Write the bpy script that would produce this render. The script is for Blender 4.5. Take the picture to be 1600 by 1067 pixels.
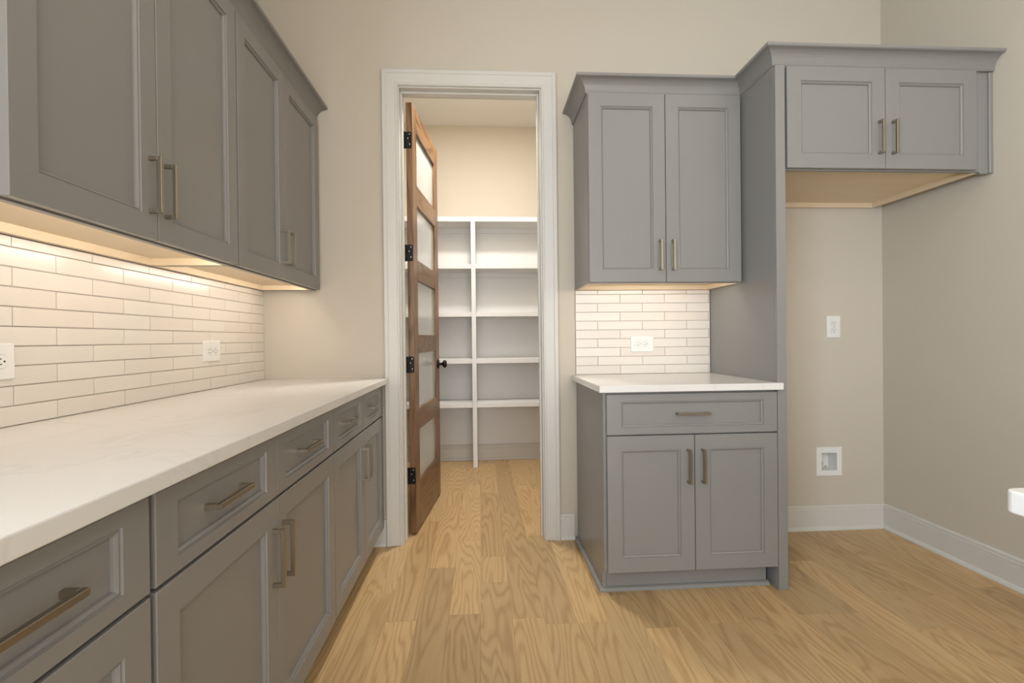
import bpy, bmesh, math, random
from mathutils import Vector, Matrix
random.seed(7)
for o in list(bpy.data.objects):
    bpy.data.objects.remove(o)
S = bpy.context.scene
COL = S.collection

# ------------------------------------------------------------------ camera
F_PX, YAW, PITCH, ROLL = 768.88, 0.0619, -0.0054, -0.0108
CAM = Vector((0.0, -2.7201, 1.1178))
fw = Vector((math.sin(YAW)*math.cos(PITCH), math.cos(YAW)*math.cos(PITCH), math.sin(PITCH)))
r0 = Vector((math.cos(YAW), -math.sin(YAW), 0)); u0 = r0.cross(fw)
rr = math.cos(ROLL)*r0 + math.sin(ROLL)*u0
uu = -math.sin(ROLL)*r0 + math.cos(ROLL)*u0
cd = bpy.data.cameras.new('camera'); cd.sensor_width = 36; cd.sensor_fit = 'HORIZONTAL'
cd.lens = F_PX*36/1600; cd.clip_start = 0.02
cam = bpy.data.objects.new('camera', cd); COL.objects.link(cam)
m = Matrix((( rr.x, uu.x, -fw.x, CAM.x), (rr.y, uu.y, -fw.y, CAM.y), (rr.z, uu.z, -fw.z, CAM.z), (0, 0, 0, 1)))
cam.matrix_world = m
S.camera = cam

# ------------------------------------------------------------------ world, lights, exposure
w = bpy.data.worlds.new('world'); S.world = w; w.use_nodes = True
w.node_tree.nodes['Background'].inputs[0].default_value = (0.75, 0.86, 1.0, 1)
w.node_tree.nodes['Background'].inputs[1].default_value = 1.0
S.view_settings.view_transform = 'Standard'; S.view_settings.look = 'None'
S.view_settings.gamma = 1.0; S.view_settings.use_curve_mapping = False
S.view_settings.exposure = -0.05

def area(name, loc, direction, sx, sy, watts, color, shape='RECTANGLE', spread=math.pi):
    l = bpy.data.lights.new(name, 'AREA'); l.shape = shape; l.size = sx
    if shape in ('RECTANGLE', 'ELLIPSE'): l.size_y = sy
    l.energy = watts; l.color = color; l.spread = spread
    o = bpy.data.objects.new(name, l); COL.objects.link(o); o.location = loc
    o.rotation_euler = Vector(direction).to_track_quat('-Z', 'Y').to_euler()
    return o
WARM = (1.0, 0.90, 0.77)
for x in (0.1, 1.45):                                   # recessed ceiling lamps of the kitchen
    area('ceiling_downlight', (x, -1.17, 3.075), (0, 0, -1), 0.15, 0.15, 1.4, WARM, 'DISK')
for x in (-0.3, 0.75, 1.6):
    area('ceiling_downlight', (x, -2.35, 3.075), (0, 0, -1), 0.15, 0.15, 3.0, WARM, 'DISK')
for x in (0.0, 1.5):
    area('ceiling_downlight', (x, -4.2, 3.075), (0, 0, -1), 0.15, 0.15, 3.0, WARM, 'DISK')
pl = bpy.data.lights.new('pantry_ceiling_lamp', 'POINT'); pl.energy = 5; pl.color = (1.0, 0.96, 0.91); pl.shadow_soft_size = .08
po = bpy.data.objects.new('pantry_ceiling_lamp', pl); COL.objects.link(po); po.location = (0.0, 0.42, 2.93)
area('pantry_ceiling_lamp', (0.0, 0.42, 3.07), (0, 0, -1), 0.28, 0.28, 45, (1.0, 0.97, 0.92), 'DISK')
# daylight through the window over the counter (left, beside the camera) and the glazed rear wall
area('daylight_side_window', (-1.30, -3.85, 1.62), (1, 0, 0), 1.5, 1.3, 175, (0.72, 0.86, 1.0))
area('daylight_rear_window', (0.6, -6.55, 1.15), (0, 1, 0), 2.9, 2.1, 120, (0.97, 0.97, 1.0))

# ------------------------------------------------------------------ materials
def mat(name, base=(.5, .5, .5), rough=.5, metal=0.0, spec=.5):
    M = bpy.data.materials.new(name); M.use_nodes = True
    b = M.node_tree.nodes['Principled BSDF']
    b.inputs['Base Color'].default_value = (*base, 1); b.inputs['Roughness'].default_value = rough
    b.inputs['Metallic'].default_value = metal; b.inputs['Specular IOR Level'].default_value = spec
    return M, M.node_tree, b
def node(nt, t, **kw):
    n = nt.nodes.new(t)
    for k, v in kw.items(): setattr(n, k, v)
    return n
def noise_bump(nt, b, scale, strength, dist=.001, detail=3, stretch=None):
    tc = node(nt, 'ShaderNodeNewGeometry')
    src = tc.outputs['Position']
    if stretch:
        mp = node(nt, 'ShaderNodeMapping'); mp.inputs['Scale'].default_value = stretch
        nt.links.new(src, mp.inputs[0]); src = mp.outputs[0]
    n = node(nt, 'ShaderNodeTexNoise'); n.inputs['Scale'].default_value = scale; n.inputs['Detail'].default_value = detail
    nt.links.new(src, n.inputs['Vector'])
    bp = node(nt, 'ShaderNodeBump'); bp.inputs['Strength'].default_value = strength; bp.inputs['Distance'].default_value = dist
    nt.links.new(n.outputs['Fac'], bp.inputs['Height']); nt.links.new(bp.outputs[0], b.inputs['Normal'])
    return n, src
def ramp(nt, fac, stops):
    r = node(nt, 'ShaderNodeValToRGB')
    while len(r.color_ramp.elements) < len(stops): r.color_ramp.elements.new(.5)
    for e, (p, c) in zip(r.color_ramp.elements, stops): e.position = p; e.color = (*c, 1)
    nt.links.new(fac, r.inputs[0]); return r.outputs[0]

def wood(name, stops, rough, axis='Y', scale=1.0, ring=5.0, val=.25, bump=.15):
    """plain-sawn wood, grain along one axis, shifted and toned per piece"""
    M, nt, b = mat(name, rough=rough)
    g = node(nt, 'ShaderNodeNewGeometry'); oi = node(nt, 'ShaderNodeObjectInfo')
    mul = node(nt, 'ShaderNodeVectorMath', operation='SCALE'); mul.inputs[0].default_value = (37.1, 53.7, 19.3)
    nt.links.new(oi.outputs['Random'], mul.inputs['Scale'])
    add = node(nt, 'ShaderNodeVectorMath', operation='ADD')
    nt.links.new(g.outputs['Position'], add.inputs[0]); nt.links.new(mul.outputs[0], add.inputs[1])
    k = {'X': (.12, 1, 1), 'Y': (1, .12, 1), 'Z': (1, 1, .12)}[axis]
    mp = node(nt, 'ShaderNodeMapping'); mp.inputs['Scale'].default_value = tuple(a*scale for a in k)
    nt.links.new(add.outputs[0], mp.inputs[0])
    # growth rings: a slow noise field turned into bands gives cathedral figures
    n1 = node(nt, 'ShaderNodeTexNoise'); n1.inputs['Scale'].default_value = 4.5; n1.inputs['Detail'].default_value = 2.6
    n1.inputs['Roughness'].default_value = .45; n1.inputs['Distortion'].default_value = .25
    nt.links.new(mp.outputs[0], n1.inputs['Vector'])
    m1 = node(nt, 'ShaderNodeMath', operation='MULTIPLY'); m1.inputs[1].default_value = ring*6.28
    nt.links.new(n1.outputs['Fac'], m1.inputs[0])
    sn = node(nt, 'ShaderNodeMath', operation='SINE'); nt.links.new(m1.outputs[0], sn.inputs[0])
    mr = node(nt, 'ShaderNodeMapRange'); mr.inputs['From Min'].default_value = -1; nt.links.new(sn.outputs[0], mr.inputs['Value'])
    pw = node(nt, 'ShaderNodeMath', operation='POWER'); pw.inputs[1].default_value = 2.2; nt.links.new(mr.outputs[0], pw.inputs[0])
    # fine pores
    mp2 = node(nt, 'ShaderNodeMapping'); k2 = {'X': (.03, 1, 1), 'Y': (1, .03, 1), 'Z': (1, 1, .03)}[axis]
    mp2.inputs['Scale'].default_value = k2; nt.links.new(add.outputs[0], mp2.inputs[0])
    n2 = node(nt, 'ShaderNodeTexNoise'); n2.inputs['Scale'].default_value = 260; n2.inputs['Detail'].default_value = 3
    nt.links.new(mp2.outputs[0], n2.inputs['Vector'])
    n3 = node(nt, 'ShaderNodeTexNoise'); n3.inputs['Scale'].default_value = 3.0; nt.links.new(mp.outputs[0], n3.inputs['Vector'])
    a1 = node(nt, 'ShaderNodeMath', operation='MULTIPLY_ADD'); a1.inputs[1].default_value = .20; a1.inputs[2].default_value = 0.08
    nt.links.new(pw.outputs[0], a1.inputs[0])
    a2 = node(nt, 'ShaderNodeMath', operation='MULTIPLY_ADD'); a2.inputs[1].default_value = .35
    nt.links.new(n2.outputs['Fac'], a2.inputs[0]); nt.links.new(a1.outputs[0], a2.inputs[2])
    a3 = node(nt, 'ShaderNodeMath', operation='MULTIPLY_ADD'); a3.inputs[1].default_value = .35
    nt.links.new(n3.outputs['Fac'], a3.inputs[0]); nt.links.new(a2.outputs[0], a3.inputs[2])
    c = ramp(nt, a3.outputs[0], stops)
    hs = node(nt, 'ShaderNodeHueSaturation')
    v = node(nt, 'ShaderNodeMapRange'); v.inputs['To Min'].default_value = 1-val; v.inputs['To Max'].default_value = 1+val*.55
    nt.links.new(oi.outputs['Random'], v.inputs['Value']); nt.links.new(v.outputs[0], hs.inputs['Value'])
    nt.links.new(c, hs.inputs['Color']); nt.links.new(hs.outputs[0], b.inputs['Base Color'])
    bp = node(nt, 'ShaderNodeBump'); bp.inputs['Strength'].default_value = bump; bp.inputs['Distance'].default_value = .0006
    bp.invert = True
    nt.links.new(a3.outputs[0], bp.inputs['Height']); nt.links.new(bp.outputs[0], b.inputs['Normal'])
    return M

WALL, nt, b = mat('wall_paint', (.555, .495, .405), .75); noise_bump(nt, b, 220, .12, .0008)
CEIL, nt, b = mat('ceiling_paint', (.80, .775, .73), .85); noise_bump(nt, b, 160, .1, .0008)
TRIM, nt, b = mat('white_trim_paint', (.60, .575, .525), .38); noise_bump(nt, b, 60, .03, .0005)
SHELFW, nt, b = mat('shelf_white_paint', (.70, .69, .67), .45)
CAB, nt, b = mat('grey_cabinet_paint', (.228, .219, .203), .32); noise_bump(nt, b, 300, .04, .0004)
MAPLE = wood('maple_ply', [(.15, (.74, .59, .39)), (.55, (.78, .64, .45)), (.9, (.68, .51, .31))], .55, 'X', 1.0, 2.0, .06, .05)
OAK = wood('oak_floor', [(.25, (.58, .405, .205)), (.42, (.53, .355, .17)), (.60, (.45, .285, .128)), (.80, (.33, .19, .08))], .38, 'Y', 1.0, 26.0, .22, .10)
STAIN_Z = wood('stained_wood_upright', [(.20, (.27, .155, .072)), (.45, (.185, .095, .040)), (.72, (.060, .024, .008))], .34, 'Z', 1.4, 8.0, .10, .2)
STAIN_Y = wood('stained_wood_rail', [(.20, (.27, .155, .072)), (.45, (.185, .095, .040)), (.72, (.060, .024, .008))], .34, 'Y', 1.4, 8.0, .10, .2)
METAL, nt, b = mat('champagne_metal', (.37, .325, .26), .33, 1.0); noise_bump(nt, b, 900, .08, .0002, 2, (.05, 1, 1))
BLACK, nt, b = mat('oil_rubbed_black', (.012, .009, .008), .38, .6)
DARK, nt, b = mat('dark_slot', (.015, .013, .012), .6)
PLASTIC, nt, b = mat('white_plastic', (.78, .76, .72), .35)
BRASS, nt, b = mat('valve_brass', (.55, .43, .22), .35, .8)
SCREW, nt, b = mat('screw_steel', (.55, .53, .50), .35, 1.0)

QUARTZ, nt, b = mat('white_quartz', (.78, .74, .68), .22)
n, src = noise_bump(nt, b, 2.0, 0, .0001)
n.inputs['Detail'].default_value = 6; n.inputs['Distortion'].default_value = 1.2; n.inputs['Scale'].default_value = 1.6
c = ramp(nt, n.outputs['Fac'], [(.40, (.70, .67, .625)), (.485, (.70, .67, .625)), (.50, (.665, .635, .59)), (.515, (.695, .665, .62)), (.8, (.705, .675, .63))])
nt.links.new(c, b.inputs['Base Color'])

TILE, nt, b = mat('glazed_subway_tile', (.80, .73, .64), .22)
n, src = noise_bump(nt, b, 22, .35, .0016, 2)
oi = node(nt, 'ShaderNodeObjectInfo')
c = ramp(nt, oi.outputs['Random'], [(0, (.70, .635, .56)), (.5, (.74, .685, .61)), (1, (.72, .645, .565))])
nt.links.new(c, b.inputs['Base Color'])
GROUT, nt, b = mat('grey_grout', (.36, .31, .26), .9)

GLASS, nt, b = mat('frosted_glass', (.80, .82, .79), .16)
b.inputs['Transmission Weight'].default_value = .55; b.inputs['IOR'].default_value = 1.45
LED = bpy.data.materials.new('led_strip'); LED.use_nodes = True; nt = LED.node_tree
nt.nodes.remove(nt.nodes['Principled BSDF'])
em = node(nt, 'ShaderNodeEmission'); em.inputs[0].default_value = (1.0, .91, .81, 1); em.inputs[1].default_value = 37
nt.links.new(em.outputs[0], nt.nodes['Material Output'].inputs[0])

# ------------------------------------------------------------------ mesh helpers
WLOC = {}
def tag(o, label=None, cat=None, group=None, kind=None):
    if label: o['label'] = label
    if cat: o['category'] = cat
    if group: o['group'] = group
    if kind: o['kind'] = kind
    return o
def empty(name, loc, label=None, cat=None, group=None, kind=None):
    o = bpy.data.objects.new(name, None); COL.objects.link(o); o.location = loc
    o.empty_display_size = .05; WLOC[o.name] = Vector(loc)
    return tag(o, label, cat, group, kind)
class MB:
    def __init__(self): self.v = []; self.f = []
    def add(self, vs, fs):
        k = len(self.v); self.v += [tuple(p) for p in vs]; self.f += [tuple(i+k for i in f) for f in fs]; return self
    def box(self, x0, x1, y0, y1, z0, z1, c=0.0):
        x0, x1 = min(x0, x1), max(x0, x1); y0, y1 = min(y0, y1), max(y0, y1); z0, z1 = min(z0, z1), max(z0, z1)
        if c <= 0:
            vs = [(x, y, z) for x in (x0, x1) for y in (y0, y1) for z in (z0, z1)]
            return self.add(vs, [(0, 1, 3, 2), (4, 6, 7, 5), (0, 4, 5, 1), (2, 3, 7, 6), (0, 2, 6, 4), (1, 5, 7, 3)])
        P = ((x0, x1), (y0, y1), (z0, z1)); vs = []; idx = {}
        for i in (0, 1):
            for j in (0, 1):
                for k in (0, 1):
                    s = (i, j, k)
                    for a in range(3):      # vertex lying on the face normal to a
                        p = [P[d][s[d]] + (0 if d == a else (c if s[d] == 0 else -c)) for d in range(3)]
                        idx[(s, a)] = len(vs); vs.append(tuple(p))
        fs = []
        for a in range(3):
            o1, o2 = [d for d in range(3) if d != a]
            for e in (0, 1):
                q = []
                for (m_, n_) in ((0, 0), (1, 0), (1, 1), (0, 1)):
                    s = [0, 0, 0]; s[a] = e; s[o1] = m_; s[o2] = n_; q.append(idx[(tuple(s), a)])
                fs.append(tuple(q))
            for m_ in (0, 1):
                for n_ in (0, 1):           # edge parallel to a
                    s0 = [0, 0, 0]; s0[o1] = m_; s0[o2] = n_; s1 = list(s0); s1[a] = 1
                    s0, s1 = tuple(s0), tuple(s1)
                    fs.append((idx[(s0, o1)], idx[(s0, o2)], idx[(s1, o2)], idx[(s1, o1)]))
        for i in (0, 1):
            for j in (0, 1):
                for k in (0, 1): fs.append(tuple(idx[((i, j, k), a)] for a in range(3)))
        return self.add(vs, fs)
    def prism(self, poly, h0, h1, mp):
        n = len(poly); vs = [mp(a, b_, h0) for a, b_ in poly] + [mp(a, b_, h1) for a, b_ in poly]
        fs = [tuple(range(n)), tuple(range(n, 2*n))] + [(i, (i+1) % n, n+(i+1) % n, n+i) for i in range(n)]
        return self.add(vs, fs)
    def lathe(self, prof, origin, axis, seg=24):
        a = Vector(axis).normalized(); t = a.orthogonal().normalized(); s = a.cross(t); o = Vector(origin); vs = []
        for r, h in prof:
            for k in range(seg):
                g = 2*math.pi*k/seg; vs.append(o + a*h + (t*math.cos(g)+s*math.sin(g))*r)
        fs = []
        for i in range(len(prof)-1):
            for k in range(seg): fs.append((i*seg+k, i*seg+(k+1) % seg, (i+1)*seg+(k+1) % seg, (i+1)*seg+k))
        fs.append(tuple(range(seg))); fs.append(tuple(range((len(prof)-1)*seg, len(prof)*seg)))
        return self.add(vs, fs)
    def sweep(self, prof, path, mp):
        """closed profile of (offset to the left of the path, height) along a mitred open path"""
        n = len(prof); vs = []
        P = [Vector(p) for p in path]
        for i, p in enumerate(P):
            d0 = (P[i]-P[i-1]).normalized() if i > 0 else None
            d1 = (P[i+1]-P[i]).normalized() if i < len(P)-1 else None
            if d0 is None: d0 = d1
            if d1 is None: d1 = d0
            n0 = Vector((-d0.y, d0.x)); n1 = Vector((-d1.y, d1.x)); k = (n0+n1); k = k/(1+n0.dot(n1))
            for o, h in prof: q = p + k*o; vs.append(mp(q.x, q.y, h))
        fs = [tuple(range(n)), tuple(range((len(P)-1)*n, len(P)*n))]
        for i in range(len(P)-1):
            for j in range(n): fs.append((i*n+j, i*n+(j+1) % n, (i+1)*n+(j+1) % n, (i+1)*n+j))
        return self.add(vs, fs)
    def build(self, name, material, parent=None, label=None, cat=None, group=None, kind=None, smooth=False, origin=None):
        lo = Vector([min(p[i] for p in self.v) for i in range(3)]); hi = Vector([max(p[i] for p in self.v) for i in range(3)])
        c = Vector(origin) if origin is not None else (lo+hi)/2
        me = bpy.data.meshes.new(name)
        me.from_pydata([tuple(Vector(p)-c) for p in self.v], [], self.f)
        bm = bmesh.new(); bm.from_mesh(me); bmesh.ops.recalc_face_normals(bm, faces=bm.faces); bm.to_mesh(me); bm.free()
        if smooth:
            for p in me.polygons: p.use_smooth = True
        me.materials.append(material)
        o = bpy.data.objects.new(name, me); COL.objects.link(o)
        return place(o, c, parent, label, cat, group, kind)
def place(o, c, parent=None, label=None, cat=None, group=None, kind=None):
    WLOC[o.name] = Vector(c)
    if parent is not None:
        o.parent = parent; o.location = Vector(c) - WLOC[parent.name]
    else: o.location = c
    return tag(o, label, cat, group, kind)
def bevel(o, wd, seg=2):
    b_ = o.modifiers.new('bevel', 'BEVEL'); b_.width = wd; b_.segments = seg; b_.limit_method = 'ANGLE'; return o
def smooth_by_angle(o, ang=.6):
    for p in o.data.polygons: p.use_smooth = True
    e = o.modifiers.new('edges', 'EDGE_SPLIT'); e.split_angle = ang
    return o

XY = lambda a, b_, h: (a, b_, h)
# ------------------------------------------------------------------ dimensions
XL, XR, CEILZ, REAR = -1.1635, 2.3267, 3.09, -6.6
CT = 0.914                               # worktop height
PB = 1.858                               # pantry back wall

# ------------------------------------------------------------------ room shell
def wall_cells(a_edges, z_edges, holes, mk):
    mb = MB()
    for i in range(len(a_edges)-1):
        for j in range(len(z_edges)-1):
            ca = (a_edges[i]+a_edges[i+1])/2; cz = (z_edges[j]+z_edges[j+1])/2
            if any(h[0] < ca < h[1] and h[2] < cz < h[3] for h in holes): continue
            mk(mb, a_edges[i], a_edges[i+1], z_edges[j], z_edges[j+1])
    return mb
DO = (-.453, .354, 0, 2.512)              # rough opening of the pantry door
WB = (1.947, 2.041, .340, .443)          # recess of the water box
wall_cells([XL-.15, DO[0], DO[1], WB[0], WB[1], XR+.15], [0, WB[2], WB[3], DO[3], CEILZ], [(DO[0], DO[1], -1, DO[3]), WB],
           lambda mb, a, c_, z0, z1: mb.box(a, c_, 0, .115, z0, z1)).build('wall_back', WALL, kind='structure')
WLW = (-4.60, -3.10, .97, 2.27)
wall_cells([REAR-.15, WLW[0], WLW[1], 0], [0, WLW[2], WLW[3], CEILZ], [WLW],
           lambda mb, a, c_, z0, z1: mb.box(XL-.165, XL-.010, a, c_, z0, z1)).build('wall_left', WALL, kind='structure')
MB().box(XR, XR+.15, REAR-.15, 0, 0, CEILZ).build('wall_right', WALL, kind='structure')
RW = (-.9, 2.1, .06, 2.26)
wall_cells([XL-.01, RW[0], RW[1], XR], [0, RW[2], RW[3], CEILZ], [RW],
           lambda mb, a, c_, z0, z1: mb.box(a, c_, REAR-.15, REAR, z0, z1)).build('wall_rear', WALL, kind='structure')
MB().box(XL-.165, XR+.15, REAR-.15, PB+.12, CEILZ, CEILZ+.1).build('ceiling', CEIL, kind='structure')
PXL, PXR = -1.25, 1.05
MB().box(PXL-.1, PXR+.1, PB, PB+.12, 0, CEILZ).build('wall_pantry_back', WALL, kind='structure')
MB().box(PXL-.1, PXL, .115, PB, 0, CEILZ).build('wall_pantry_left', WALL, kind='structure')
MB().box(PXR, PXR+.1, .115, PB, 0, CEILZ).build('wall_pantry_right', WALL, kind='structure')
# windows behind / beside the camera
def window(n, ax, plane, a0, a1, z0, z1, cols):
    root = empty('window_%d' % n, (plane, (a0+a1)/2, z0) if ax == 'x' else ((a0+a1)/2, plane, z0), kind='structure')
    t = .05
    def bar(p0, p1, q0, q1):
        mb = MB()
        if ax == 'x': mb.box(plane-.03, plane+.03, p0, p1, q0, q1)
        else: mb.box(p0, p1, plane-.03, plane+.03, q0, q1)
        mb.build('window_frame', TRIM, root)
    bar(a0, a1, z0, z0+t); bar(a0, a1, z1-t, z1)
    for k in range(cols+1):
        c_ = a0 + t/2 + (a1-a0-t)*k/cols
        bar(c_-t/2, c_+t/2, z0+t, z1-t)
window(1, 'x', XL-.06, *WLW, 2)
window(2, 'y', REAR-.06, *RW, 3)

# floor: a sub-floor slab with every plank laid on it
floor = MB().box(XL-.165, XR+.15, REAR-.15, PB+.12, -.06, -.018).build('floor', OAK, kind='structure')
PW, S0 = .127, -.016
def plank(x0, x1, y0, y1):
    mb = MB(); g = .00012; c_ = .0005
    x0, x1, y0, y1 = x0+g, x1-g, y0+g, y1-g
    mb.add([(x0, y0, -.018), (x1, y0, -.018), (x1, y1, -.018), (x0, y1, -.018),
            (x0, y0, -c_), (x1, y0, -c_), (x1, y1, -c_), (x0, y1, -c_),
            (x0+c_*.7, y0+c_*.7, 0), (x1-c_*.7, y0+c_*.7, 0), (x1-c_*.7, y1-c_*.7, 0), (x0+c_*.7, y1-c_*.7, 0)],
           [(0, 1, 2, 3), (8, 9, 10, 11)] + [(i, (i+1) % 4, 4+(i+1) % 4, 4+i) for i in range(4)] + [(4+i, 4+(i+1) % 4, 8+(i+1) % 4, 8+i) for i in range(4)])
    return mb.build('plank', OAK, floor)
fixed = {0: [-.193, -.466], -1: [.02, -.717], -2: [-.30], 1: [.42], 2: [.05], 4: [-.62], 7: [-.86], 6: [-.50]}
YF0 = -4.3
k = math.floor((XL-S0)/PW)
kmax = math.ceil((XR-S0)/PW)
for kk in range(k, kmax):
    x0, x1 = max(S0+kk*PW, XL-.005), min(S0+(kk+1)*PW, XR)
    rng = random.Random(100+kk)
    yend = PB
    cuts = list(fixed.get(kk, []))
    y = (min(cuts) if cuts else rng.uniform(-1.0, .3))
    base = cuts[:] or [y]
    yy = min(base)
    while yy > YF0+.5:
        yy -= rng.uniform(.75, 1.5); base.append(yy)
    yy = max(base)
    while yy < PB-.5:
        yy += rng.uniform(.6, 1.2); base.append(yy)
    cl = sorted([c_ for c_ in base if YF0+.1 < c_ < PB-.1])
    ed = [YF0]+cl+[PB]
    for a_, b_ in zip(ed[:-1], ed[1:]): plank(x0, x1, a_, b_)

# ------------------------------------------------------------------ trims, jamb, baseboards
CAS = [(0, 0), (0, .012), (.004, .016), (.010, .0165), (.014, .0145), (.060, .0195), (.064, .023), (.080, .024), (.0845, .021), (.0845, 0)]
# path goes up the left side, across, down the right side; profile offset points away from the opening
XZ = lambda a, b_, h: (a, -h, b_)
trim1 = empty('trim_1', (-.0475, 0, 0), kind='structure')
li, ri, ti = -.4405, .3415, 2.5005
MB().sweep(CAS, [(li, 0), (li, ti), (ri, ti), (ri, 0)], XZ).build('door_casing', TRIM, trim1)
jx0, jx1, jz = -.4345, .3355, 2.4935
for nm, bx in (('jamb', (DO[0], jx0, -.001, .118, 0, DO[3])), ('jamb', (jx1, DO[1], -.001, .118, 0, DO[3])), ('jamb_head', (jx0, jx1, -.001, .118, jz, DO[3])),
               ('door_stop', (jx0, jx0+.011, .04, .077, 0, jz)), ('door_stop', (jx1-.011, jx1, .04, .077, 0, jz)), ('door_stop', (jx0+.011, jx1-.011, .04, .077, jz-.011, jz))):
    MB().box(*bx, c=.0012).build(nm, TRIM, trim1)
BASE = [(0, 0), (.026, 0), (.026, .006), (.021, .016), (.0145, .021), (.0145, .104), (.0125, .1065), (.0145, .109), (.0145, .120), (.0115, .123), (.0125, .126), (.0125, .134), (.009, .1395), (0, .1405)]
def baseboard(name, path):
    MB().sweep(BASE, path, XY).build(name, TRIM, kind='structure')
baseboard('baseboard_back', [(.5065, 0), (.4275, 0)])
baseboard('baseboard_right', [(XR, REAR), (XR, 0), (1.3375, 0)])
baseboard('baseboard_left', [(-.5270, 0), (-.6080, 0)])
baseboard('baseboard_pantry', [(PXR, .118), (PXR, PB), (PXL, PB), (PXL, .118)])

# pantry door: hinged at the left jamb, swung into the pantry
DL, DT, DZ0, DZ1 = .742, .035, .012, 2.474
HINGE = Vector((-.4175, .124, 0)); ang = math.atan2(.772, .080)
dx = Vector((math.cos(ang), math.sin(ang), 0)); dn = Vector((math.sin(ang), -math.cos(ang), 0))   # along leaf, out of its visible face
DOORQ = HINGE
door = empty('door_1', HINGE, 'brown stained wood pantry door with five frosted glass panes, standing open', None, None, 'structure')
def dmap(s, t, z): p = HINGE + dx*s + dn*t; return (p.x, p.y, z)
def dbox(s0, s1, t0, t1, z0, z1, c_=.0015):
    q = MB().box(s0, s1, t0, t1, z0, z1, c_); q.v = [dmap(*p) for p in q.v]; return q
ST = .105
dbox(0.002, ST, 0, DT, DZ0, DZ1).build('stile', STAIN_Z, door)
dbox(DL-ST, DL, 0, DT, DZ0, DZ1).build('stile', STAIN_Z, door)
pz = [(.288, .588), (.714, 1.040), (1.148, 1.470), (1.590, 1.910), (2.029, 2.340)]
rz = [(DZ0, pz[0][0])] + [(pz[i][1], pz[i+1][0]) for i in range(4)] + [(pz[4][1], DZ1)]
for z0, z1 in rz: dbox(ST, DL-ST, 0.0005, DT-.0005, z0, z1).build('rail', STAIN_Y, door)
for z0, z1 in pz: dbox(ST-.004, DL-ST+.004, .0145, .0205, z0-.004, z1+.004, 0).build('pane', GLASS, door)
for zc in (2.257, 1.614, .976, .340):
    h = empty('hinge', dmap(0, DT, zc)); h.parent = door; h.location = h.location - HINGE
    # leaf on the near edge of the door, rounded corners
    hh, w0, w1, r_ = .047, .002, .0325, .008
    poly = [(w0, -hh), (w1-r_, -hh)] + [(w1-r_+r_*math.sin(a), -hh+r_-r_*math.cos(a)) for a in (.4, .8, 1.2, 1.57)] + \
           [(w1-r_+r_*math.cos(a), hh-r_+r_*math.sin(a)) for a in (0, .4, .8, 1.2)] + [(w1-r_, hh), (w0, hh)]
    MB().prism(poly, -.0030, .0015, lambda a, b_, hgt, zc=zc: dmap(hgt, a, zc+b_)).build('leaf', BLACK, h)
    MB().box(-.4343, HINGE.x+.004, HINGE.y-.0015, HINGE.y+.0015, zc-hh, zc+hh).build('leaf', BLACK, h)
    MB().lathe([(.0066, -hh), (.0066, hh)], (-.4262, HINGE.y-.003, zc), (0, 0, 1), 12).build('knuckle', BLACK, h, smooth=False)
    for dz in (-.024, .010, .034):
        MB().lathe([(.0032, 0), (.0032, .0008)], dmap(-.0030, .022 if dz != .010 else .012, zc+dz), tuple(-dx), 8).build('screw', SCREW, h)
KN = dmap(.690, DT, .945)
kroot = empty('knob', KN); kroot.parent = door; kroot.location = kroot.location - HINGE
smooth_by_angle(MB().lathe([(.033, 0), (.033, .004), (.028, .009), (.014, .011)], KN, tuple(dn), 28).build('rosette', BLACK, kroot))
smooth_by_angle(MB().lathe([(.010, .008), (.009, .028), (.013, .034), (.024, .040), (.0275, .048), (.026, .056), (.018, .062), (.004, .064)], KN, tuple(dn), 28).build('grip', BLACK, kroot))
MB().prism([(-.011, -.055), (.011, -.055), (.011, .055), (-.011, .055)], 0, .0012, lambda a, b_, hgt: dmap(DL+hgt, DT/2+a, .945+b_)).build('latch_plate', BLACK, door)

# ------------------------------------------------------------------ cabinet fronts and handles
def fmap(face, plane):
    if face == 'y': return lambda a, d, z: (a, plane-d, z)        # looks towards -Y
    return lambda a, d, z: (plane+d, a, z)                        # looks towards +X
def front(name, parent, face, plane, a0, a1, z0, z1, sa=.061, sz=.061, th=.020):
    """framed front with a small stepped moulding and a recessed flat panel"""
    mp = fmap(face, plane); mb = MB()
    rings = [(0, 0, -th), (0, 0, -.0014), (.0014, .0014, 0), (sa, sz, 0), (sa+.0012, sz+.0012, -.0040), (sa+.0030, sz+.0030, -.0040), (sa+.0050, sz+.0050, -.0030),
             (sa+.0085, sz+.0085, -.0055), (sa+.0100, sz+.0100, -.0072), (sa+.0105, sz+.0105, -.0125), (sa+.0105, sz+.0105, -th)]
    vs = []
    for ia, iz, d in rings: vs += [mp(a0+ia, d, z0+iz), mp(a1-ia, d, z0+iz), mp(a1-ia, d, z1-iz), mp(a0+ia, d, z1-iz)]
    n_ = len(rings); fs = []
    for i in range(n_):
        j = (i+1) % n_
        for k_ in range(4): fs.append((i*4+k_, i*4+(k_+1) % 4, j*4+(k_+1) % 4, j*4+k_))
    o = mb.add(vs, fs).build(name, CAB, parent)
    q = MB(); e = .0103
    p0 = mp(a0+sa+e, -.0120, z0+sz+e); p1 = mp(a1-sa-e, -th+.003, z1-sz-e)
    q.box(p0[0], p1[0], p0[1], p1[1], p0[2], p1[2]).build('panel', CAB, o)
    return o
HL, HB, HS = .148, .0105, .032
hm = MB()
hm.box(-HB/2, HB/2, -HS, -HS+HB, -HL/2, HL/2, .0008)
for s in (-1, 1): hm.box(-HB/2, HB/2, -HS+HB, 0, s*HL/2, s*(HL/2-HB), .0006)
_h = hm.build('handle_source', METAL, origin=(0, 0, 0)); HANDLE = _h.data; HANDLE.name = 'bar_pull'; bpy.data.objects.remove(_h)
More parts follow.
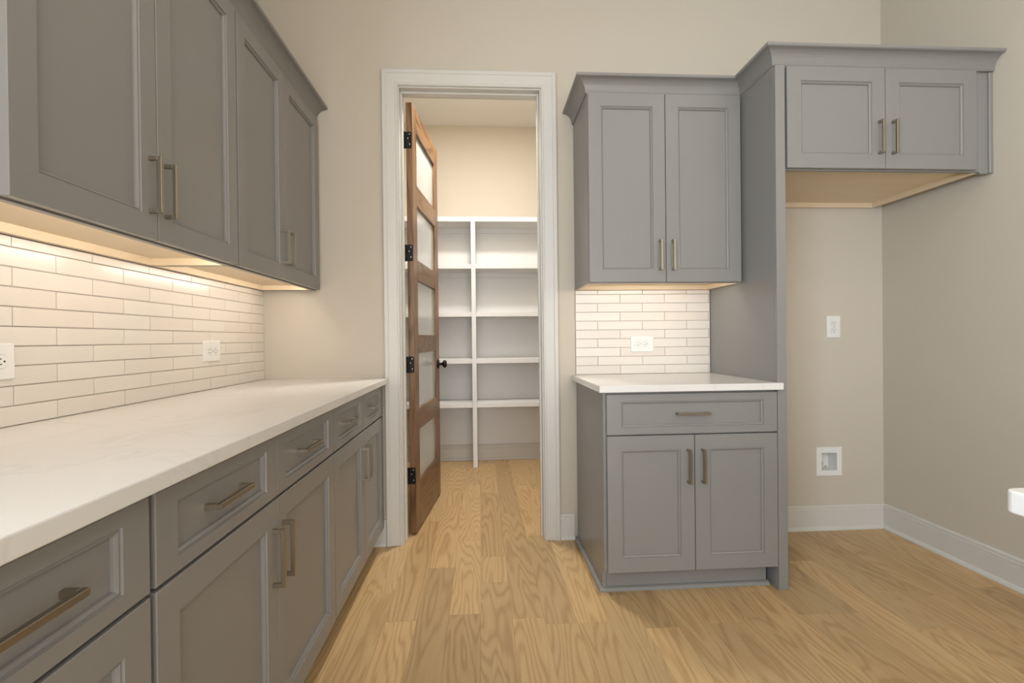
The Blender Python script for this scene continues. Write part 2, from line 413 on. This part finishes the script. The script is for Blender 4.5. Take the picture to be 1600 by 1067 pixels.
def handle(parent, face, plane, a, z, horizontal=False):
    o = bpy.data.objects.new('handle', HANDLE); COL.objects.link(o)
    place(o, fmap(face, plane)(a, 0, z), parent)
    r = Matrix.Rotation(math.pi/2, 4, 'Y') if horizontal else Matrix.Identity(4)
    if face == 'x': r = Matrix.Rotation(math.pi/2, 4, 'Z') @ r
    o.rotation_euler = r.to_euler()
    return o

# ------------------------------------------------------------------ left base cabinets
LF = -.5365                               # plane of the fronts
LB = LF-.020
def base_left(y0, y1, label, fronts, name='base_cabinet'):
    root = empty(name, (XL+.30, (y0+y1)/2, 0), label, 'cabinet', 'grey base cabinets along the tiled wall')
    MB().box(XL+.004, LB-.0005, y0, y1, .105, .8825).build('body', CAB, root)
    MB().box(LB-.085, LB-.067, y0, y1, 0.0, .105).build('toe_kick', CAB, root)
    return root
zdt, zdb, zpt, zpb = .8705, .7145, .7070, .1060
def door_pair(root, y0, ym, y1):
    for (a, c_, hy) in ((y0, ym-.0015, ym-.0015-.030), (ym+.0015, y1, ym+.0015+.030)):
        d = front('drawer', root, 'x', LF, a, c_, zdb, zdt, .059, .027); handle(d, 'x', LF-.0120, (a+c_)/2, (zdt+zdb)/2, True)
        d = front('door', root, 'x', LF, a, c_, zpb, zpt); handle(d, 'x', LF, hy, .565)
r = base_left(-.905, -.020, 'grey base cabinet with two drawers over two doors, butting against the door casing', None)
door_pair(r, -.9015, -.4555, -.030)
MB().box(LB-.0004, LF-.004, -.0285, -.0205, .105, .8825).build('filler', CAB, r)
r = base_left(-1.884, -.908, 'grey base cabinet with two drawers over two doors, beside the dark gap', None)
door_pair(r, -1.8805, -1.4025, -.9095)
r = base_left(-2.815, -1.893, 'grey base cabinet with wide drawers, across the dark gap from the two-door cabinets', None)
d = front('drawer', r, 'x', LF, -2.8115, -1.8945, zdb, zdt, .059, .027); handle(d, 'x', LF-.0120, -2.115, (zdt+zdb)/2, True)
d = front('drawer', r, 'x', LF, -2.8115, -1.8945, .412, zpt, .059, .059); handle(d, 'x', LF-.0120, -2.353, .56, True)
d = front('drawer', r, 'x', LF, -2.8115, -1.8945, zpb, .4045, .059, .059); handle(d, 'x', LF-.0120, -2.353, .255, True)
# worktop, notched round the door casing
poly = [(XL-.009, -2.85), (-.5065, -2.85), (-.5065, -.0260), (-.5275, -.0260), (-.5275, -.0005), (XL-.009, -.0005)]
o = MB().prism(poly, CT-.030, CT, XY).build('countertop', QUARTZ, None, 'long white quartz countertop running along the tiled wall', 'countertop')
bevel(o, .0025, 2)

# ------------------------------------------------------------------ right base cabinet, tall panel, worktop
RF = -.639
BX0, PX0, PX1 = .522, 1.2932, 1.3366
root = empty('base_cabinet', ((BX0+PX0)/2, -.31, 0), 'grey base cabinet with one wide drawer over two doors, under the small counter', 'cabinet')
MB().box(BX0+.019, PX0-.001, -.617, -.002, .105, .8825).build('body', CAB, root)
sp = [(-.022, 0.0), (-.575, 0.0), (-.575, .100), (-.6165, .100), (-.6165, .8825), (-.022, .8825)]
MB().prism(sp, BX0, BX0+.018, lambda a, b_, h: (h, a, b_)).build('side_panel', CAB, root)
MB().box(BX0+.019, 1.272, -.575, -.557, 0, .104).build('toe_kick', CAB, root)
QR = [(0, 0), (.017, 0), (.0165, .006), (.013, .0125), (.007, .0165), (0, .018)]
MB().sweep(QR, [(1.280, -.5755), (BX0-.0005, -.5755), (BX0-.0005, -.027)], lambda a, b_, h: (a, b_, h)).build('shoe_molding', CAB, root)
d = front('drawer', root, 'y', RF, .5335, 1.2915, .699, .8735, .061, .031); handle(d, 'y', RF+.0120, .912, .786, True)
for a, c_, hx in ((.5335, .9175, .8875), (.9205, 1.2915, .9505)):
    d = front('door', root, 'y', RF, a, c_, .104, .693); handle(d, 'y', RF, hx, .560)
root = empty('refrigerator_enclosure', ((PX0+PX1)/2, -.32, 0), 'tall grey side panel standing between the small counter and the empty refrigerator bay', 'enclosure')
MB().box(PX0+.0005, PX1, -.617, -.001, 0, 2.3033, .0004).build('panel', CAB, root)
MB().box(PX0+.0005, PX1, -.6395, -.6172, 0, 2.3033, .0012).build('front_edge', CAB, root)
poly = [(.4967, -.0015), (.4967, -.6620), (1.3085, -.6620), (1.3085, -.6405), (PX0-.0005, -.6405), (PX0-.0005, -.0015)]
o = MB().prism(poly, CT-.030, CT, XY).build('countertop', QUARTZ, None, 'short white quartz countertop on the cabinet beside the doorway', 'countertop')
bevel(o, .0025, 2)

# ------------------------------------------------------------------ wall cabinets
ZB, ZR, ZT = 1.388, 1.412, 2.3025         # lip, recessed underside, top
def upper_box(root, x0, x1, y0, y1, frontdir, tail=ZB, rec=ZR, top=ZT, under=MAPLE):
    """carcass with recessed maple underside: four hanging edges round it"""
    t = .018
    MB().box(x0, x1, y0, y1, rec+.012, top).build('body', CAB, root)
    MB().box(x0+t, x1-t, y0+t, y1-t, rec, rec+.0118).build('bottom_panel', under, root)
    if frontdir == 'x':
        MB().box(x1-t, x1, y0, y1, tail, rec+.0118).build('front_lip', CAB, root)
        MB().box(x0, x0+t, y0+t, y1-t, tail, rec+.0118).build('back_rail', under, root)
        for a, c_ in ((y0, y0+.004), (y1-.004, y1)): MB().box(x0, x1-t, a, c_, tail, rec+.0118).build('side_skin', CAB, root)
        for a, c_ in ((y0+.0041, y0+t), (y1-t, y1-.0041)): MB().box(x0, x1-t, a, c_, tail, rec+.0118).build('side_edge', under, root)
    else:
        MB().box(x0, x1, y0, y0+t, tail, rec+.0118).build('front_lip', CAB, root)
        MB().box(x0+t, x1-t, y1-t, y1, tail, rec+.0118).build('back_rail', under, root)
        for a, c_ in ((x0, x0+.004), (x1-.004, x1)): MB().box(a, c_, y0+t, y1, tail, rec+.0118).build('side_skin', CAB, root)
        for a, c_ in ((x0+.0041, x0+t), (x1-t, x1-.0041)): MB().box(a, c_, y0+t, y1, tail, rec+.0118).build('side_edge', under, root)
UF = -.8593
UB = UF-.028
ux0 = XL+.0015
def upper_left(y0, y1, doors, label):
    root = empty('wall_cabinet', (ux0, (y0+y1)/2, ZB), label, 'cabinet', 'grey wall cabinets over the long counter')
    upper_box(root, ux0, UB-.0005, y0, y1, 'x')
    (a, ym, c_) = doors
    for p, q, hy in ((a, ym-.0015, ym-.0015-.030), (ym+.0015, c_, ym+.0015+.030)):
        d = front('door', root, 'x', UF, p, q, 1.391, 2.2995); handle(d, 'x', UF, hy, 1.530)
    return root
r = upper_left(-.906, -.044, (-.9035, -.4845, -.0315), 'grey two-door wall cabinet over the long counter, against the doorway wall')
MB().box(UB-.018, UB-.0008, -.0435, -.0005, ZB, ZT).build('filler', CAB, r)
upper_left(-1.768, -.911, (-1.7635, -1.3460, -.9115), 'large grey two-door wall cabinet over the long counter, with the exposed lit door edge')
# right wall cabinet over the small counter
root = empty('wall_cabinet', ((BX0+PX0)/2, 0, ZB), 'grey two-door wall cabinet over the small counter, beside the doorway', 'cabinet')
upper_box(root, BX0, PX0-.001, -.3515, -.0015, 'y', 1.384, 1.408)
for a, c_, hx in ((.5245, .9015, .8715), (.9045, 1.2810, .9345)):
    d = front('door', root, 'y', -.372, a, c_, 1.387, 2.2985); handle(d, 'y', -.372, hx, 1.517)
# cabinet over the refrigerator bay
root = empty('refrigerator_cabinet', (1.83, 0, 1.848), 'short grey two-door cabinet with maple underside over the empty refrigerator bay', 'cabinet')
FT = 2.3025
MB().box(PX1+.0005, 2.268, -.6165, -.0015, 1.888, FT).build('body', CAB, root)
MB().box(PX1+.0008, 2.250, -.598, -.0200, 1.876, 1.8878).build('bottom_panel', MAPLE, root)
MB().box(PX1+.0008, 2.250, -.0198, -.0015, 1.850, 1.8878).build('back_rail', MAPLE, root)
MB().box(2.2502, 2.268, -.598, -.0015, 1.850, 1.8878).build('side_edge', MAPLE, root)
MB().box(PX1+.0005, 2.268, -.6165, -.5982, 1.852, 1.8878).build('front_lip', CAB, root)
MB().box(2.2685, 2.3070, -.6165, -.598, 1.846, FT, .0008).build('filler', CAB, root)
MB().box(2.3072, XR-.0008, -.6260, -.598, 1.846, FT, .0030).build('scribe_strip', CAB, root)
for a, c_, hx in ((1.3480, 1.7995, 1.7695), (1.8025, 2.2320, 1.8325)):
    d = front('door', root, 'y', -.6385, a, c_, 1.8560, 2.2995); handle(d, 'y', -.6385, hx, 1.992)

# ------------------------------------------------------------------ crown mouldings
def crown_profile(p=.058, h=.0735):
    pts = [(0, 0), (.006, 0), (.0075, .004)]
    for i in range(9):
        t = i/8*math.pi/2
        pts.append((.009 + (p-.013)*(1-math.cos(t)), .006 + (h-.020)*math.sin(t)))
    pts += [(p-.003, h-.0125), (p, h-.0115), (p, h), (0, h)]
    return pts
ZC = 2.3035
def crown(path, label, p=.058):
    o = MB().sweep([(a, b_+ZC) for a, b_ in crown_profile(p)], path, XY).build('crown_molding', CAB, None, label, 'molding')
    return o
crown([(UB+.006, -.001), (UB+.006, -1.770), (ux0, -1.770)], 'grey crown molding on the wall cabinets over the long counter', .066)
crown([(XR-.001, -.624), (PX0, -.624), (PX0, -.3530), (BX0, -.3530), (BX0, -.001)], 'stepped grey crown molding over the refrigerator bay and the small wall cabinet')
# filler blocks under the crown
# ------------------------------------------------------------------ backsplashes, every tile laid singly
TL, TH, G = .2545, .0495, .0022
_tm = {}
def tile(parent, mp, a0, a1, z0, z1):
    a0, a1, z0, z1 = a0+G/2, a1-G/2, z0+G/2, z1-G/2
    if a1-a0 < .004 or z1-z0 < .004: return
    key = (mp[0], round(a1-a0, 4), round(z1-z0, 4))
    if key not in _tm:
        la, lz, t, c_ = (a1-a0)/2, (z1-z0)/2, .0075, .0014
        q = MB(); vs = []
        for ins, d in ((0, 0), (0, t-c_), (c_, t)):
            for s, u in ((-1, -1), (1, -1), (1, 1), (-1, 1)):
                A, Z = s*(la-ins), u*(lz-ins)
                vs.append((d, A, Z) if mp[0] == 'x' else (A, -d, Z))
        fs = [(0, 1, 2, 3), (8, 9, 10, 11)] + [(i*4+k_, i*4+(k_+1) % 4, i*4+4+(k_+1) % 4, i*4+4+k_) for i in (0, 1) for k_ in range(4)]
        ob = q.add(vs, fs).build('tile', TILE, origin=(0, 0, 0)); _tm[key] = ob.data; bpy.data.objects.remove(ob)
    o = bpy.data.objects.new('tile', _tm[key]); COL.objects.link(o)
    ca, cz = (a0+a1)/2, (z0+z1)/2; j = random.uniform(0, .0005)
    c_ = (mp[1]+j, ca, cz) if mp[0] == 'x' else (ca, mp[1]-j, cz)
    place(o, c_, parent)
    e = [random.uniform(-.0035, .0035), random.uniform(-.0025, .0025), 0]
    if mp[0] == 'x': o.rotation_euler = (0, e[0], e[1]*.35)
    else: o.rotation_euler = (e[0], 0, e[1]*.35)
def backsplash(mp, amin, amax, zmax, joint0, label):
    z0 = CT+.0005
    c_ = (mp[1], (amin+amax)/2, z0) if mp[0] == 'x' else ((amin+amax)/2, mp[1], z0)
    root = empty('backsplash', c_, label, 'backsplash')
    g = MB()
    if mp[0] == 'x': g.box(mp[1]-.0005, mp[1]+.0048, amin, amax, z0, zmax)
    else: g.box(amin, amax, mp[1]-.0048, mp[1]+.0005, z0, zmax)
    g.build('grout', GROUT, root)
    row = 0
    while z0 + row*TH < zmax-.003:
        zb, zt = z0+row*TH, min(z0+(row+1)*TH, zmax)
        off = joint0 + (TL/2 if row % 2 else 0)
        k0 = math.floor((amin-off)/TL)
        a = off + k0*TL
        while a < amax:
            tile(root, mp, max(a, amin), min(a+TL, amax), zb, zt); a += TL
        row += 1
backsplash(('x', XL-.0085), -1.98, -.0012, ZB-.0012, -1.292, 'cream glazed subway tile backsplash above the long counter')
backsplash(('y', -.0012), BX0+.0015, PX0-.0012, 1.3828, .7752, 'cream glazed subway tile backsplash above the small counter')

# ------------------------------------------------------------------ under-cabinet light bars
def lightbar(x0, x1, y0, y1, z1, label):
    root = empty('light_bar', ((x0+x1)/2, (y0+y1)/2, z1), label, 'light', 'under-cabinet light bars')
    # corner profile behind the front lip, its diffuser slanting down towards the wall
    along_y = (y1-y0) > (x1-x0)
    f_, b_ = (x1, x0) if along_y else (y0, y1)
    mp = (lambda a, h, t: (a, t, h)) if along_y else (lambda a, h, t: (t, a, h))
    t0, t1 = (y0, y1) if along_y else (x0, x1)
    k_ = .0012 if f_ > b_ else -.0012
    MB().prism([(f_, z1-.0002), (b_, z1-.0002), (b_, z1-.0012), (f_-k_, z1-.0012), (f_-k_, z1-.0118), (f_, z1-.0118)], t0, t1, mp).build('housing', PLASTIC, root)
    MB().prism([(f_-k_*1.1, z1-.0014), (b_, z1-.0014), (f_-k_*1.1, z1-.0115)], t0+.002, t1-.002, mp).build('diffuser', LED, root)
xb = UB-.0005-.018
lightbar(xb-.018, xb-.006, -1.70, -.96, ZR, 'light bar under the large wall cabinet over the long counter')
lightbar(xb-.018, xb-.006, -.86, -.10, ZR, 'light bar under the wall cabinet against the doorway wall')
lightbar(BX0+.08, PX0-.09, -.3275, -.3155, 1.408, 'light bar under the wall cabinet over the small counter')

# ------------------------------------------------------------------ outlets and the water box
def plate(root, mp, w_, h_, t, r_=.005):
    poly = []
    for cx, cz, a0 in ((w_/2-r_, h_/2-r_, 0), (-w_/2+r_, h_/2-r_, 90), (-w_/2+r_, -h_/2+r_, 180), (w_/2-r_, -h_/2+r_, 270)):
        for a in (0, 30, 60, 90): poly.append((cx+r_*math.cos(math.radians(a0+a)), cz+r_*math.sin(math.radians(a0+a))))
    n_ = len(poly); vs = []
    for ins, d in ((0, 0), (0, t*.45), (.0012, t*.8), (.0035, t)):
        for a, b_ in poly:
            s = 1-ins/(w_/2), 1-ins/(h_/2); vs.append(mp(a*s[0], d, b_*s[1]))
    fs = [tuple(range(n_)), tuple(range(3*n_, 4*n_))] + [(i*n_+k_, i*n_+(k_+1) % n_, (i+1)*n_+(k_+1) % n_, (i+1)*n_+k_) for i in range(3) for k_ in range(n_)]
    return MB().add(vs, fs).build('plate', PLASTIC, root)
def outlet(loc, face, w_, h_, horizontal, label, sh=0.0):
    x, y, z = loc
    mp = (lambda a, d, b_: (x+a, y-d, z+b_)) if face == 'y' else (lambda a, d, b_: (x+d, y+a, z+b_))
    root = empty('wall_outlet', loc, label, 'outlet', 'white power outlets')
    t = .0055; plate(root, mp, w_, h_, t)
    rot = (lambda a, b_: (sh-b_, a)) if horizontal else (lambda a, b_: (a, b_))
    def part(poly, d0, d1, name, m_, par):
        return MB().prism(poly, d0, d1, lambda a, b_, h: mp(*((lambda q: (q[0], h, q[1]))(rot(a, b_))))).build(name, m_, par)
    for s in (-1, 1):
        cz = s*.0195
        poly = [(.0172*math.cos(g)*1.0, cz+max(-.0143, min(.0143, .0172*math.sin(g)))) for g in [2*math.pi*i/28 for i in range(28)]]
        q = [poly[0]]
        for p in poly[1:]:
            if (abs(p[0]-q[-1][0])+abs(p[1]-q[-1][1])) > 1e-5: q.append(p)
        part([(a*1.06, (b_-cz)*1.06+cz) for a, b_ in q], t-.001, t+.0002, 'seam', GROUT, root)
        fc = part(q, t-.001, t+.0010, 'receptacle', PLASTIC, root)
        for a0, hh in ((-.0065, .0045), (.0065, .0036)):
            part([(a0-.0013, cz+.0035-hh), (a0+.0013, cz+.0035-hh), (a0+.0013, cz+.0035+hh), (a0-.0013, cz+.0035+hh)], t, t+.0012, 'slot', DARK, fc)
        part([(.0026*math.cos(g), cz-.0075+.0026*math.sin(g)) for g in [2*math.pi*i/10 for i in range(10)]], t, t+.0012, 'ground_hole', DARK, fc)
    part([(.0026*math.cos(g), .0026*math.sin(g)) for g in [2*math.pi*i/10 for i in range(10)]], t, t+.0008, 'screw', SCREW, root)
    if horizontal:                       # the two small vents at the end of the plate
        for s in (-1, 1):
            part([(s*.0065-.0028, .0415), (s*.0065+.0028, .0415), (s*.0065+.0028, .0432), (s*.0065-.0028, .0432)], t, t+.0004, 'vent', DARK, root)
    return root
def horiz(loc, face, label): return outlet(loc, face, .132, .090, True, label, .010 if face == 'x' else 0.0)
horiz((.8985, -.0095, 1.082), 'y', 'white horizontal outlet on the tile above the small counter')
horiz((XL-.0002, -.5215, 1.079), 'x', 'white horizontal outlet on the long tiled wall, near the doorway wall')
horiz((XL-.0002, -1.4875, 1.076), 'x', 'white horizontal outlet on the long tiled wall, under the large wall cabinet')
outlet((2.027, -.0004, 1.167), 'y', .080, .127, False, 'white upright outlet on the painted wall of the refrigerator bay')

root = empty('water_supply_box', (1.994, 0, .30), 'white recessed water supply box with valve, low on the refrigerator bay wall', 'supply box')
cx, cz = 1.994, .3905
fr = MB()
for (ox, oz, ix, iz, d) in (): pass
W0, H0, W1, H1 = .077, .083, .0455, .050
vs = []
for (w_, h_, d) in ((W0, H0, .0004), (W0, H0, .004), (W0-.003, H0-.003, .0062), (W1+.001, H1+.001, .0062), (W1, H1, .005), (W1, H1, -.072), (W1+.0012, H1+.0012, -.072), (W1+.0012, H1+.0012, .0004)):
    vs += [(cx+s*w_, -d, cz+u*h_) for s, u in ((-1, -1), (1, -1), (1, 1), (-1, 1))]
fs = []
for i in range(8):
    j = (i+1) % 8
    for k_ in range(4): fs.append((i*4+k_, i*4+(k_+1) % 4, j*4+(k_+1) % 4, j*4+k_))
fr.add(vs, fs).build('frame', PLASTIC, root)
MB().box(cx-W1, cx+W1, .0700, .0716, cz-H1, cz+H1).build('back', PLASTIC, root)
v = empty('valve', (cx-.017, .035, cz-.02)); v.parent = root; v.location = v.location - root.location
smooth_by_angle(MB().lathe([(.0085, -.010), (.0085, .035), (.006, .040), (.006, .062)], (cx-.019, .040, cz-.012), (0, 0, 1), 14).build('pipe', PLASTIC, v))
smooth_by_angle(MB().lathe([(.0075, -.030), (.0075, .0), (.0095, .001), (.0095, .010), (.004, .011)], (cx-.013, .028, cz-.020), (0, -1, 0), 14).build('valve_body', PLASTIC, v))
MB().box(cx-.008, cx+.006, .012, .017, cz-.0045, cz+.003, .001).build('lever', PLASTIC, v)
smooth_by_angle(MB().lathe([(.0045, 0), (.0045, .010)], (cx-.004, .028, cz-.034), (0.5, -.6, -.3), 10).build('outlet_thread', BRASS, v))

# ------------------------------------------------------------------ pantry shelving
root = empty('pantry_shelving', (-.065, PB-.145, 0), 'white built-in pantry shelves with one upright divider, seen through the doorway', 'shelving')
SY0 = 1.572
MB().box(-.083, -.045, SY0, PB-.0275, 0, 2.182, .001).build('divider', SHELFW, root)
for zt in (2.182, 1.772, 1.354, .946, .562):
    th = .040
    for x0, x1 in ((PXL+.001, -.0835), (-.0445, PXR-.001)):
        s = MB().box(x0, x1, SY0+.003, PB-.0275, zt-th, zt, .0012).build('shelf', SHELFW, root)
        MB().box(x0, x1, PB-.0270, PB-.0045, zt-th-.045, zt-.001).build('cleat', SHELFW, s)
for x0, x1 in ((PXL+.001, -.0835), (-.0445, PXR-.001)):
    MB().box(x0, x1, PB-.0042, PB-.0004, .1415, 2.180).build('back_panel', SHELFW, root)

# ------------------------------------------------------------------ kitchen island (only its worktop corner is in view)
root = empty('kitchen_island', (1.2, -2.95, 0), 'white quartz corner of the kitchen island counter in front of the bare right wall', 'island')
IX0, IX1, IY0, IY1 = .684, 1.65, -3.75, -2.112
r_ = .012
poly = []
for x_, y_, a0 in ((IX1-r_, IY1-r_, 0), (IX0+r_, IY1-r_, 90), (IX0+r_, IY0+r_, 180), (IX1-r_, IY0+r_, 270)):
    for a in (0, 30, 60, 90): poly.append((x_+r_*math.cos(math.radians(a0+a)), y_+r_*math.sin(math.radians(a0+a))))
o = MB().prism(poly, CT-.030, CT, XY).build('countertop', QUARTZ, root); bevel(o, .004, 3)
MB().box(IX0+.32, IX1-.03, IY0+.03, IY1-.03, .10, CT-.0305).build('body', CAB, root)
MB().box(IX0+.37, IX1-.09, IY0+.09, IY1-.09, 0, .10).build('toe_kick', CAB, root)
